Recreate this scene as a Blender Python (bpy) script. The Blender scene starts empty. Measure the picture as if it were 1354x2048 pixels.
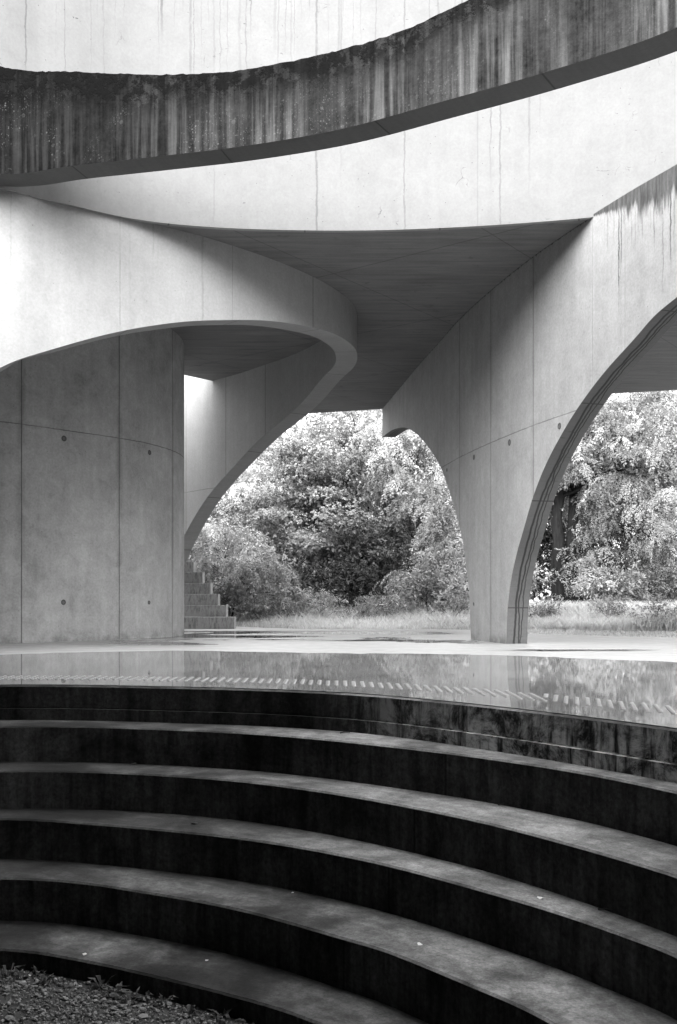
import bpy, math, random
import numpy as np
from mathutils import Vector
random.seed(7); RNG = np.random.default_rng(7)
S = bpy.context.scene
COL = S.collection

# ---------------------------------------------------------------- camera constants (picture 1354 x 2048, horizon row 1200)
F, U0, VH, EYE = 2000.0, 677.0, 1200.0, 0.45
HC = EYE + 3.3075            # underside of the roof slab above the plaza (z = 0)

def unproj(u, v, z):
    D = F * (z - EYE) / (VH - v)
    return ((u - U0) * D / F, D)

# ---------------------------------------------------------------- object helpers
def link(o, parent=None):
    COL.objects.link(o)
    if parent is not None: o.parent = parent
    return o
def tag(o, label=None, cat=None, group=None, kind=None):
    if label: o['label'] = label
    if cat: o['category'] = cat
    if group: o['group'] = group
    if kind: o['kind'] = kind
    return o
def empty(name, loc=(0, 0, 0)):
    o = bpy.data.objects.new(name, None); o.location = loc; o.empty_display_size = .2
    return link(o)

class MB:
    """collects vertices / faces with two uv layers and material slots"""
    def __init__(self): self.v = []; self.f = []; self.uv = []; self.uw = []; self.m = []; self.s = []
    def face(self, pts, uv=None, uw=None, mat=0, smooth=False):
        b = len(self.v); self.v.extend(pts); n = len(pts)
        self.f.append(tuple(range(b, b + n)))
        self.uv.extend(uv if uv else [(p[0], p[1]) for p in pts])
        self.uw.extend(uw if uw else [(0, 0)] * n)
        self.m.append(mat); self.s.append(smooth)
    def strip(self, A, B, uva, uvb, uwa=None, uwb=None, mat=0, smooth=True):
        """quad strip between polylines A and B (shared vertices); uv per point"""
        b = len(self.v); n = len(A)
        self.v.extend(A); self.v.extend(B)
        z = [(0, 0)] * n
        uwa = uwa or z; uwb = uwb or z
        for i in range(n - 1):
            self.f.append((b + i, b + i + 1, b + n + i + 1, b + n + i))
            self.uv.extend((uva[i], uva[i+1], uvb[i+1], uvb[i]))
            self.uw.extend((uwa[i], uwa[i+1], uwb[i+1], uwb[i]))
            self.m.append(mat); self.s.append(smooth)
    def build(self, name, mats, parent=None, loc=None):
        me = bpy.data.meshes.new(name)
        me.from_pydata([tuple(map(float, p)) for p in self.v], [], self.f)
        for nm, dat in (('UVMap', self.uv), ('UVTop', self.uw)):
            l = me.uv_layers.new(name=nm)
            l.data.foreach_set('uv', np.array(dat, np.float32).ravel())
        me.polygons.foreach_set('material_index', self.m)
        me.polygons.foreach_set('use_smooth', self.s)
        for m in (mats if isinstance(mats, (list, tuple)) else [mats]): me.materials.append(m)
        me.update()
        o = bpy.data.objects.new(name, me)
        if loc: o.location = loc
        return link(o, parent)

def np_mesh(name, V, Fq, mats, attr=None, smooth=False):
    """fast mesh from (n,3) verts and (m,k) faces; attr = per-face value"""
    me = bpy.data.meshes.new(name)
    k = Fq.shape[1]
    me.vertices.add(len(V)); me.vertices.foreach_set('co', V.astype(np.float32).ravel())
    me.loops.add(Fq.size); me.loops.foreach_set('vertex_index', Fq.astype(np.int32).ravel())
    me.polygons.add(len(Fq))
    me.polygons.foreach_set('loop_start', np.arange(0, Fq.size, k, dtype=np.int32))
    me.polygons.foreach_set('use_smooth', np.full(len(Fq), smooth))
    if attr is not None:
        a = me.attributes.new('tone', 'FLOAT', 'FACE'); a.data.foreach_set('value', attr.astype(np.float32))
    me.materials.append(mats)
    me.update(); me.validate()
    return me

# ---------------------------------------------------------------- curves
def catmull(P, n, closed=False):
    P = np.array(P, float); m = len(P)
    if closed: Q = np.vstack([P[-1], P, P[0], P[1]])
    else: Q = np.vstack([2*P[0]-P[1], P, 2*P[-1]-P[-2]])
    out = []
    segs = m if closed else m - 1
    per = max(4, int(n / segs))
    for i in range(segs):
        p0, p1, p2, p3 = Q[i], Q[i+1], Q[i+2], Q[i+3]
        a = .5
        t0 = 0; t1 = t0 + np.linalg.norm(p1-p0)**a; t2 = t1 + np.linalg.norm(p2-p1)**a; t3 = t2 + np.linalg.norm(p3-p2)**a
        for t in np.linspace(t1, t2, per, endpoint=False):
            A1 = (t1-t)/(t1-t0)*p0+(t-t0)/(t1-t0)*p1; A2 = (t2-t)/(t2-t1)*p1+(t-t1)/(t2-t1)*p2; A3 = (t3-t)/(t3-t2)*p2+(t-t2)/(t3-t2)*p3
            B1 = (t2-t)/(t2-t0)*A1+(t-t0)/(t2-t0)*A2; B2 = (t3-t)/(t3-t1)*A2+(t-t1)/(t3-t1)*A3
            out.append((t2-t)/(t2-t1)*B1+(t-t1)/(t2-t1)*B2)
    if not closed: out.append(P[-1])
    return np.array(out)
def arclen(P):
    return np.r_[0, np.cumsum(np.linalg.norm(np.diff(P, axis=0), axis=1))]
def resample(P, n):
    s = arclen(P); t = np.linspace(0, s[-1], n)
    return np.c_[np.interp(t, s, P[:, 0]), np.interp(t, s, P[:, 1])]
def smooth_poly(P, it):
    P = P.copy()
    for _ in range(it): P[1:-1] = .25*P[:-2] + .5*P[1:-1] + .25*P[2:]
    return P
def left_normals(P):
    T = np.gradient(P, axis=0); T /= np.linalg.norm(T, axis=1)[:, None]
    return np.c_[-T[:, 1], T[:, 0]]
def s_at_u(P, u, last=False):
    """arc length where the plan curve P crosses the sight line through picture column u"""
    s = arclen(P); g = P[:, 0] - (u - U0) / F * P[:, 1]
    idx = [i for i in range(len(P)-1) if g[i] * g[i+1] <= 0 and P[i, 1] > 0]
    if not idx: return None
    i = idx[-1] if last else idx[0]
    t = g[i] / (g[i] - g[i+1] + 1e-12)
    return s[i] + t * (s[i+1] - s[i])
def d_at_s(P, s0):
    return np.interp(s0, arclen(P), P[:, 1])
def hermite(xs, ys, x):
    xs = np.array(xs, float); ys = np.array(ys, float)
    o = np.argsort(xs); xs = xs[o]; ys = ys[o]
    h = np.diff(xs); d = np.diff(ys) / h
    m = np.zeros(len(xs)); m[0] = d[0]; m[-1] = d[-1]
    for i in range(1, len(xs)-1):
        if d[i-1]*d[i] <= 0: m[i] = 0
        else:
            w1 = 2*h[i]+h[i-1]; w2 = h[i]+2*h[i-1]; m[i] = (w1+w2)/(w1/d[i-1]+w2/d[i])
    i = np.clip(np.searchsorted(xs, x) - 1, 0, len(xs)-2)
    t = np.clip((x - xs[i]) / h[i], 0, 1)
    return (2*t**3-3*t**2+1)*ys[i] + (t**3-2*t**2+t)*h[i]*m[i] + (-2*t**3+3*t**2)*ys[i+1] + (t**3-t**2)*h[i]*m[i+1]

# ---------------------------------------------------------------- shader helpers
class NT:
    def __init__(self, name):
        self.mat = bpy.data.materials.new(name); self.mat.use_nodes = True
        self.t = self.mat.node_tree; self.t.nodes.clear()
        self.out = self.t.nodes.new('ShaderNodeOutputMaterial')
    def n(self, typ, props=None, **ins):
        nd = self.t.nodes.new('ShaderNode' + typ)
        for k, v in (props or {}).items(): setattr(nd, k, v)
        for k, v in ins.items():
            key = int(k[1:]) if k[0] == 'i' and k[1:].isdigit() else k.replace('_', ' ')
            self.set(nd.inputs[key], v)
        return nd
    def set(self, sock, v):
        if hasattr(v, 'is_output') or isinstance(v, bpy.types.NodeSocket): self.t.links.new(v, sock)
        else: sock.default_value = v
    def math(self, op, a, b=0.0, c=0.0, clamp=False):
        nd = self.n('Math', {'operation': op, 'use_clamp': clamp}, i0=a, i1=b)
        if op in ('MULTIPLY_ADD',): self.set(nd.inputs[2], c)
        return nd.outputs[0]
    def rng(self, v, a, b, c=0.0, d=1.0, smooth=True):
        nd = self.n('MapRange', {'interpolation_type': 'SMOOTHSTEP' if smooth else 'LINEAR', 'clamp': True})
        for i, x in enumerate((v, a, b, c, d)): self.set(nd.inputs[i], x)
        return nd.outputs[0]
    def uv(self, name='UVMap'):
        u = self.n('UVMap'); u.uv_map = name
        s = self.n('SeparateXYZ', i0=u.outputs[0])
        return u.outputs[0], s.outputs[0], s.outputs[1]
    def obj(self):
        c = self.n('NewGeometry').outputs['Position']
        s = self.n('SeparateXYZ', i0=c)
        return c, s.outputs[0], s.outputs[1], s.outputs[2]
    def vec(self, x, y, z=0.0): return self.n('CombineXYZ', i0=x, i1=y, i2=z).outputs[0]
    def noise(self, vec, scale=1.0, detail=4.0, rough=.55, dist=0.0):
        return self.n('TexNoise', None, Vector=vec, Scale=scale, Detail=detail, Roughness=rough, Distortion=dist).outputs[0]
    def mix(self, f, a, b):
        nd = self.n('Mix', {'data_type': 'FLOAT', 'clamp_factor': True})
        self.set(nd.inputs[0], f); self.set(nd.inputs[2], a); self.set(nd.inputs[3], b)
        return nd.outputs[0]
    def finish(self, val, rough=.8, spec=.3, bump=None, bstr=.3, bdist=.01, **kw):
        p = self.n('BsdfPrincipled')
        g = self.n('CombineColor', i0=val, i1=val, i2=val).outputs[0]
        self.set(p.inputs['Base Color'], g); self.set(p.inputs['Roughness'], rough)
        self.set(p.inputs['Specular IOR Level'], spec)
        for k, v in kw.items(): self.set(p.inputs[k.replace('_', ' ')], v)
        if bump is not None:
            b = self.n('Bump', None, Strength=bstr, Distance=bdist, Height=bump)
            self.set(p.inputs['Normal'], b.outputs[0])
        self.t.links.new(p.outputs[0], self.out.inputs[0])
        return self.mat
    def lines(self, x, where, lo, hi, wob=None):
        """1 on the lines at positions 'where' of coordinate x"""
        d = None
        if wob is not None: x = self.math('ADD', x, wob)
        for w in where:
            e = self.math('ABSOLUTE', self.math('SUBTRACT', x, float(w)))
            d = e if d is None else self.math('MINIMUM', d, e)
        return self.rng(d, lo, hi, 1, 0), d

def concrete(name, base, joints=(), hjoints=(), faint=(), mottle=.35, streak=.35, grain=.25, pits=.5, drips=None, topstain=None,
             grime=.45, joint_dark=.75, cracks=0, rough=.8, spec=.25, bstr=.25):
    m = NT(name)
    uv, s, z = m.uv(); uw, _, t = m.uv('UVTop')
    P, X, Y, Z = m.obj()
    n1 = m.noise(P, 1.3, 5, .6, .4)
    n2 = m.noise(m.vec(m.math('MULTIPLY', s, 9), m.math('MULTIPLY', z, .5)), 1, 4, .6)
    n3 = m.noise(P, 45, 4, .7)
    n4 = m.noise(P, 6, 6, .65, .8)
    f = m.math('MULTIPLY_ADD', m.math('SUBTRACT', n1, .5), mottle, 1.0)
    f = m.math('ADD', f, m.math('MULTIPLY', m.math('SUBTRACT', n2, .5), streak))
    f = m.math('ADD', f, m.math('MULTIPLY', m.math('SUBTRACT', n3, .5), grain))
    f = m.math('ADD', f, m.math('MULTIPLY', m.math('SUBTRACT', n4, .5), mottle))
    # bug holes left by air bubbles
    vo = m.n('TexVoronoi', None, Vector=P, Scale=22.0, Randomness=1.0)
    rnd = m.n('SeparateColor', i0=vo.outputs['Color']).outputs[0]
    hole = m.math('MULTIPLY', m.rng(vo.outputs['Distance'], .06, .12, 1, 0), m.math('GREATER_THAN', rnd, 1 - .18*pits))
    dark = m.math('MULTIPLY', hole, .55)
    wob = m.math('MULTIPLY', m.math('SUBTRACT', m.noise(P, 12, 3), .5), .006)
    height = m.math('MULTIPLY', n3, .25)
    if len(joints):
        ln, d = m.lines(s, joints, .003, .009, wob)
        soft = m.math('MULTIPLY', m.rng(d, .0, .07, 1, 0), m.rng(m.noise(m.vec(m.math('MULTIPLY', s, 4), m.math('MULTIPLY', z, 1.2)), 1, 3), .42, .7))
        dark = m.math('MAXIMUM', dark, m.math('MULTIPLY', ln, joint_dark))
        dark = m.math('MAXIMUM', dark, m.math('MULTIPLY', soft, grime))
        height = m.math('SUBTRACT', height, ln)
    if len(faint):
        ln, d = m.lines(s, faint, .002, .007, wob)
        dark = m.math('MAXIMUM', dark, m.math('MULTIPLY', m.math('MULTIPLY', ln, m.rng(n4, .35, .6, .3, 1)), .3))
    if len(hjoints):
        ln, d = m.lines(z, hjoints, .002, .008, m.math('MULTIPLY', wob, 2.0))
        brk = m.rng(m.noise(P, 2.5, 4), .3, .5, .35, 1)
        ln = m.math('MULTIPLY', ln, brk)
        dark = m.math('MAXIMUM', dark, m.math('MULTIPLY', ln, joint_dark*.85))
        height = m.math('SUBTRACT', height, m.math('MULTIPLY', ln, .6))
    for dr in (drips or ()):
        cell, width, length, amt, s0, s1 = dr
        wb = m.math('MULTIPLY', m.math('SUBTRACT', m.noise(m.vec(m.math('MULTIPLY', s, 5), m.math('MULTIPLY', t, 4.5)), 1, 6, .72), .5), .06)
        x = m.math('DIVIDE', m.math('ADD', s, wb), cell)
        v1 = m.n('TexVoronoi', {'voronoi_dimensions': '1D'}, W=x, Scale=1.0, Randomness=1.0)
        r = m.n('SeparateColor', i0=v1.outputs['Color'])
        wd = m.math('MULTIPLY', m.math('MULTIPLY_ADD', r.outputs[1], .9, .3), width/cell)
        line = m.rng(m.math('DIVIDE', v1.outputs['Distance'], wd), .35, 1, 1, 0)
        L = m.math('MULTIPLY', m.math('POWER', r.outputs[0], 1.6), length)
        line = m.math('MULTIPLY', line, m.rng(m.math('DIVIDE', t, L), .55, 1, 1, 0))
        line = m.math('MULTIPLY', line, m.math('MULTIPLY_ADD', r.outputs[2], .7, .3))
        line = m.math('MULTIPLY', line, m.rng(m.noise(m.vec(m.math('MULTIPLY', s, 8), m.math('MULTIPLY', t, 5)), 1, 4, .7), .28, .55, .3, 1))
        line = m.math('MULTIPLY', line, m.rng(s, s0, s0+.35))
        line = m.math('MULTIPLY', line, m.rng(s, s1-.35, s1, 1, 0))
        dark = m.math('MAXIMUM', dark, m.math('MULTIPLY', line, amt))
    if topstain:
        L, amt, s0, s1 = topstain
        nn = m.noise(m.vec(m.math('MULTIPLY', s, 14), m.math('MULTIPLY', t, .8)), 1, 5, .7)
        Ls = m.math('MULTIPLY', m.math('POWER', nn, 1.5), L*2.6)
        Ls = m.math('MULTIPLY', Ls, m.rng(s, s0, s1, .1, 1, False))
        k = m.rng(m.math('DIVIDE', t, Ls), .55, 1.0, 1, 0)
        k = m.math('MULTIPLY', k, m.math('MULTIPLY_ADD', m.noise(m.vec(m.math('MULTIPLY', s, 30), m.math('MULTIPLY', t, 3)), 1, 4), .7, .55), clamp=True)
        dark = m.math('MAXIMUM', dark, m.math('MULTIPLY', k, amt))
    sp = m.math('MULTIPLY', m.rng(z, .0, .14, 1, 0), m.rng(m.noise(P, 2.6, 7, .72), .42, .62))
    dark = m.math('MAXIMUM', dark, m.math('MULTIPLY', sp, .5))
    if cracks:
        wv = m.n('VectorMath', {'operation': 'ADD'}, i0=P, i1=m.n('VectorMath', {'operation': 'SCALE'}, i0=m.n('TexNoise', None, Vector=P, Scale=7.0, Detail=4.0).outputs[1], Scale=.16).outputs[0]).outputs[0]
        ve = m.n('TexVoronoi', {'feature': 'DISTANCE_TO_EDGE'}, Vector=wv, Scale=5.0)
        ck = m.math('MULTIPLY', m.rng(ve.outputs['Distance'], .004, .022, 1, 0), m.rng(m.noise(P, 3.1, 4, .7), .60, .72))
        dark = m.math('MAXIMUM', dark, m.math('MULTIPLY', ck, cracks*1.6))
        pk = m.math('MULTIPLY', m.rng(m.noise(m.vec(m.math('MULTIPLY', s, 11), m.math('MULTIPLY', z, 24)), 1, 4, .7), .65, .70), m.rng(m.noise(P, 1.1, 3), .48, .58))
        dark = m.math('MAXIMUM', dark, m.math('MULTIPLY', pk, cracks*1.9))
    val = m.math('MULTIPLY', m.math('MULTIPLY', f, base), m.math('SUBTRACT', 1.0, dark), clamp=True)
    return m.finish(val, rough, spec, height, bstr, .006)

def soffit_mat(name, base, streaks=True):
    """underside: board marks along the ribbon, wet runs along it"""
    m = NT(name)
    uv, s, a = m.uv(); P, X, Y, Z = m.obj()
    n1 = m.noise(P, 1.6, 5, .6, .5); n3 = m.noise(P, 40, 4, .7)
    nb = m.noise(m.vec(m.math('MULTIPLY', s, 30), m.math('MULTIPLY', a, 2)), 1, 4, .6)
    f = m.math('MULTIPLY_ADD', m.math('SUBTRACT', n1, .5), .5, 1.0)
    f = m.math('ADD', f, m.math('MULTIPLY', m.math('SUBTRACT', n3, .5), .35))
    f = m.math('ADD', f, m.math('MULTIPLY', m.math('SUBTRACT', nb, .5), .35))
    x = m.math('FRACT', m.math('DIVIDE', s, 1.2))
    ln = m.rng(m.math('ABSOLUTE', m.math('SUBTRACT', x, .5)), .003, .008, 1, 0)
    dark = m.math('MULTIPLY', ln, .6)
    if streaks:
        for (a0, w, sc) in ((.09, .012, 2.0), (.125, .009, 2.6), (.16, .006, 3.3)):
            wob = m.math('MULTIPLY', m.math('SUBTRACT', m.noise(m.vec(m.math('MULTIPLY', s, sc), a0*50), 1, 4, .6), .5), .085)
            d = m.math('ABSOLUTE', m.math('SUBTRACT', m.math('ADD', a, wob), a0))
            dark = m.math('MAXIMUM', dark, m.math('MULTIPLY', m.rng(d, w*.5, w*1.3, 1, 0), .78))
        hatch = m.rng(m.noise(m.vec(m.math('MULTIPLY', s, 38), m.math('MULTIPLY', a, 5)), 1, 2), .62, .68)
        dark = m.math('MAXIMUM', dark, m.math('MULTIPLY', m.math('MULTIPLY', hatch, m.rng(n1, .5, .6)), .4))
    val = m.math('MULTIPLY', m.math('MULTIPLY', f, base), m.math('SUBTRACT', 1.0, dark), clamp=True)
    return m.finish(val, .7, .3, m.math('SUBTRACT', n3, dark), .25, .006)

def beam_mat(name, s_len):
    """old rain-streaked, lichen-covered face of the curved beam"""
    m = NT(name)
    uv, s, z = m.uv(); uw, _, t = m.uv('UVTop'); P, X, Y, Z = m.obj()
    g = m.rng(s, 2.6, 7.6, 0, 1, False)                       # older growth thins out along the beam
    n2 = m.noise(m.vec(m.math('MULTIPLY', s, 13), m.math('MULTIPLY', z, .5)), 1, 5, .6)
    n2b = m.noise(m.vec(m.math('MULTIPLY', s, 55), m.math('MULTIPLY', z, 1.0)), 1, 3, .6)
    n1 = m.noise(P, 2.2, 6, .65, .4); n3 = m.noise(P, 40, 4, .75); n5 = m.noise(P, 11, 5, .7)
    base = m.mix(g, .010, .040)
    st = m.rng(n2, .42, .66, 0, 1)
    st = m.math('MULTIPLY', st, m.rng(t, .05, .5, .25, 1))
    st = m.math('MULTIPLY', st, m.rng(m.noise(m.vec(m.math('MULTIPLY', s, 2.2), m.math('MULTIPLY', z, .3)), 1, 3, .6), .36, .6, .1, 1.25))
    f = m.math('MULTIPLY_ADD', st, 1.5, .5)
    f = m.math('ADD', f, m.math('MULTIPLY', m.math('SUBTRACT', n2b, .5), .75))
    f = m.math('ADD', f, m.math('MULTIPLY', m.math('SUBTRACT', n1, .5), .9))
    f = m.math('ADD', f, m.math('MULTIPLY', m.math('SUBTRACT', n3, .5), .7))
    f = m.math('ADD', f, m.math('MULTIPLY', m.math('SUBTRACT', n5, .5), .9))
    val = m.math('MULTIPLY', base, m.math('MAXIMUM', f, .12))
    # black crust under the top edge and in vertical bands
    L = m.math('MULTIPLY', m.noise(m.vec(m.math('MULTIPLY', s, 3.2), .5), 1, 4, .6), m.mix(g, .62, .32))
    crust = m.math('MULTIPLY', m.rng(m.math('DIVIDE', t, L), .4, 1.25, 1, 0), m.rng(n5, .40, .54))
    val = m.math('MULTIPLY', val, m.math('SUBTRACT', 1, m.math('MULTIPLY', crust, .72)))
    # pale lichen discs
    for sc, th, amt in ((19, .86, .025), (45, .75, .04), (90, .72, .05)):
        vo = m.n('TexVoronoi', {'voronoi_dimensions': '2D'}, Vector=uv, Scale=float(sc), Randomness=1.0)
        c = m.n('SeparateColor', i0=vo.outputs['Color'])
        r = m.math('MULTIPLY', c.outputs[1], .33)
        dsc = m.math('MULTIPLY', m.math('LESS_THAN', vo.outputs['Distance'], r), m.math('GREATER_THAN', c.outputs[0], th))
        dsc = m.math('MULTIPLY', dsc, m.rng(n1, .46, .6))
        dsc = m.math('MULTIPLY', dsc, m.rng(t, .1, .35))
        val = m.math('ADD', val, m.math('MULTIPLY', m.math('MULTIPLY', dsc, amt), m.mix(g, 1, .25)))
    h = m.math('ADD', m.math('MULTIPLY', n3, .5), m.math('MULTIPLY', m.math('MULTIPLY', n5, crust), 1.5))
    return m.finish(m.math('MAXIMUM', val, .004), 1.0, .02, h, .6, .012)

def slab_mat(name, base):
    m = NT(name); P, X, Y, Z = m.obj()
    q = m.math('MULTIPLY_ADD', Y, .18, X)
    bo = m.noise(m.vec(m.math('MULTIPLY', q, 1.2), m.math('MULTIPLY', Y, 14)), 1, 5, .65, .3)
    n1 = m.noise(P, .9, 5, .6, .4); n3 = m.noise(P, 40, 3, .7)
    f = m.math('MULTIPLY_ADD', m.math('SUBTRACT', bo, .5), 1.15, 1.0)
    f = m.math('ADD', f, m.math('MULTIPLY', m.math('SUBTRACT', n1, .5), .6))
    f = m.math('ADD', f, m.math('MULTIPLY', m.math('SUBTRACT', n3, .5), .3))
    wob = m.math('MULTIPLY', m.math('SUBTRACT', m.noise(P, 6, 3), .5), .02)
    l1, _ = m.lines(m.math('MULTIPLY_ADD', X, .75, Y), (10.1, 12.6, 15.1, 17.6), .005, .014, wob)
    l2, _ = m.lines(m.math('MULTIPLY_ADD', X, -1.33, Y), (7.2, 10.2, 13.2, 16.2), .005, .014, wob)
    dk = m.math('MULTIPLY', m.math('MAXIMUM', l1, l2), .35)
    sp = m.rng(m.noise(P, 5, 6, .7), .6, .72)
    dk = m.math('MAXIMUM', dk, m.math('MULTIPLY', sp, .35))
    return m.finish(m.math('MULTIPLY', m.math('MULTIPLY', f, base), m.math('SUBTRACT', 1, dk)), .8, .2, bo, .15, .005)

def paving_mat(name, base):
    """rain-wet smooth concrete floor"""
    m = NT(name); P, X, Y, Z = m.obj()
    n1 = m.noise(P, .7, 5, .6, .4); n2 = m.noise(P, 5, 5, .65); n3 = m.noise(P, 60, 3, .7)
    f = m.math('MULTIPLY_ADD', m.math('SUBTRACT', n1, .5), .35, 1.0)
    f = m.math('ADD', f, m.math('MULTIPLY', m.math('SUBTRACT', n2, .5), .25))
    f = m.math('ADD', f, m.math('MULTIPLY', m.math('SUBTRACT', n3, .5), .2))
    st = m.rng(m.noise(m.vec(m.math('MULTIPLY', X, 1.6), m.math('MULTIPLY', Y, 5)), 1, 4), .66, .7)
    f = m.math('MULTIPLY', f, m.math('SUBTRACT', 1, m.math('MULTIPLY', st, .25)))
    wn = m.noise(m.vec(m.math('MULTIPLY', X, .42), m.math('MULTIPLY', Y, .75), 3.3), 1, 6, .56, .5)
    wet = m.math('MULTIPLY', m.rng(wn, .468, .476), m.math('MULTIPLY', m.rng(Y, 9.6, 10.6), m.rng(Y, 14.0, 15.0, 1, 0)))
    wet = m.math('MULTIPLY', wet, m.math('MULTIPLY', m.rng(X, -3.0, -1.6), m.rng(X, .9, 1.9, 1, 0)))
    v = m.math('MULTIPLY', m.math('MULTIPLY', f, base), m.math('SUBTRACT', 1, m.math('MULTIPLY', wet, .9)))
    dry = m.math('SUBTRACT', 1, wet)
    return m.finish(v, m.mix(wet, m.rng(n2, .3, .7, .35, .55), .02), m.mix(wet, .5, .13), m.math('MULTIPLY', n3, dry), .12, .003)

def puddle_mat(name, base, rip=.06):
    m = NT(name); P, X, Y, Z = m.obj()
    n1 = m.noise(P, 1.5, 5, .6, .4)
    n3 = m.noise(m.vec(m.math('MULTIPLY', X, 3), m.math('MULTIPLY', Y, 11)), 1, 4, .65); n4 = m.noise(m.vec(X, m.math('MULTIPLY', Y, .6)), 30, 2, .5)
    v = m.math('MULTIPLY_ADD', m.math('SUBTRACT', n1, .5), base*1.6, base)
    h = m.math('ADD', n3, m.math('MULTIPLY', n4, .35))
    return m.finish(v, m.rng(m.noise(P, .9, 5, .65, .5), .45, .66, .006, .04), .5, h, rip, .004, IOR=1.38)

def tread_mat(name, base):
    """worn step concrete with dark blotches, shade painted into the colour at the low left"""
    m = NT(name); P, X, Y, Z = m.obj(); uv, s, a = m.uv()
    n1 = m.noise(P, 1.7, 6, .6, .6); n2 = m.noise(P, 7, 6, .7, .5); n3 = m.noise(P, 110, 5, .8)
    w = m.noise(m.vec(m.math('MULTIPLY', s, 3), m.math('MULTIPLY', a, 22)), 1, 4, .6, .3)
    f = m.math('MULTIPLY', m.rng(n1, .33, .64, .30, 1.25), m.rng(n2, .3, .7, .68, 1.22))
    f = m.math('MULTIPLY', f, m.math('MULTIPLY_ADD', m.math('SUBTRACT', w, .5), 1.3, 1.0))
    f = m.math('MULTIPLY', f, m.math('MULTIPLY_ADD', m.math('SUBTRACT', n3, .5), 2.2, 1.0))
    n5 = m.noise(P, 24, 5, .75)
    f = m.math('MULTIPLY', f, m.rng(n5, .32, .6, .7, 1.12))
    f = m.math('MAXIMUM', f, .02)
    pit_shade = m.math('ADD', m.noise(P, 1.1, 6, .68, .7), m.math('MULTIPLY', m.math('ADD', X, m.math('MULTIPLY', Z, .9)), -.16))   # painted shade of the pit, deepest low on the left side
    f = m.math('MULTIPLY', f, m.rng(pit_shade, .46, .82, 1.1, .2))
    return m.finish(m.math('MULTIPLY', f, base), .75, .2, m.math('ADD', n3, m.math('MULTIPLY', n2, .6)), .35, .005)

def riser_mat(name, base, pale=0.0):
    """riser faces black with algae, paler where it has flaked"""
    m = NT(name); P, X, Y, Z = m.obj(); uv, s, z = m.uv()
    n1 = m.noise(P, 2.2, 6, .65, .6); n3 = m.noise(P, 50, 4, .75)
    n2 = m.noise(m.vec(m.math('MULTIPLY', s, 16), m.math('MULTIPLY', z, 2)), 1, 5, .65)
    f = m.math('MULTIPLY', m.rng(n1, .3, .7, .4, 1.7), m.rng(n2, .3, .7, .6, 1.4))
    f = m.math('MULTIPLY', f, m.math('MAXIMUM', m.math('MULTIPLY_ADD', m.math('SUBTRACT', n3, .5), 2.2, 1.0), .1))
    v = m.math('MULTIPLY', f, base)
    if pale:
        k = m.math('MULTIPLY', m.rng(X, -.15, .75), m.rng(m.noise(P, 6, 9, .8, .4), .40, .60))
        k = m.math('MULTIPLY', k, m.rng(n2, .35, .55))
        v = m.math('ADD', v, m.math('MULTIPLY', k, pale))
    x = m.math('FRACT', m.math('DIVIDE', s, 2.9))
    ln = m.rng(m.math('ABSOLUTE', m.math('SUBTRACT', x, .5)), .001, .003, 1, 0)
    v = m.math('MULTIPLY', v, m.math('SUBTRACT', 1, m.math('MULTIPLY', ln, .5)))
    return m.finish(v, .9, .03, m.math('ADD', n3, n2), .3, .006)

def leaf_mat(name, lo, hi, trans=.35, rough=.55, spec=.12):
    m = NT(name)
    a = m.n('Attribute'); a.attribute_name = 'tone'
    v = m.mix(a.outputs['Fac'], lo, hi)
    g = m.n('CombineColor', i0=v, i1=v, i2=v).outputs[0]
    p = m.n('BsdfPrincipled'); m.set(p.inputs['Base Color'], g); m.set(p.inputs['Roughness'], rough); m.set(p.inputs['Specular IOR Level'], spec)
    tr = m.n('BsdfTranslucent'); m.set(tr.inputs['Color'], g)
    mx = m.n('MixShader'); m.set(mx.inputs[0], trans)
    m.t.links.new(p.outputs[0], mx.inputs[1]); m.t.links.new(tr.outputs[0], mx.inputs[2])
    m.t.links.new(mx.outputs[0], m.out.inputs[0])
    return m.mat

def bark_mat(name, base):
    m = NT(name); P, X, Y, Z = m.obj()
    n = m.noise(m.vec(m.math('MULTIPLY', X, 22), m.math('MULTIPLY', Y, 22), m.math('MULTIPLY', Z, 2.5)), 1, 5, .65, .5)
    return m.finish(m.math('MULTIPLY', m.rng(n, .3, .7, .35, 1.6), base), .9, .2, n, .8, .03)

def plain_mat(name, base, rough=.8, spec=.3, sc=30.0, var=.5):
    m = NT(name); P, X, Y, Z = m.obj(); n = m.noise(P, sc, 4, .65)
    return m.finish(m.math('MULTIPLY', m.math('MULTIPLY_ADD', m.math('SUBTRACT', n, .5), var, 1), base), rough, spec, n, .3, .005)

# ---------------------------------------------------------------- the concrete pavilion
pav = empty('concrete_pavilion', (0, 9, 0))
tag(pav, 'raw concrete pavilion of curving walls, arches, roof slab and rain-streaked beam over a wet plaza', 'pavilion')
INV = (0, -9, 0)

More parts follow.
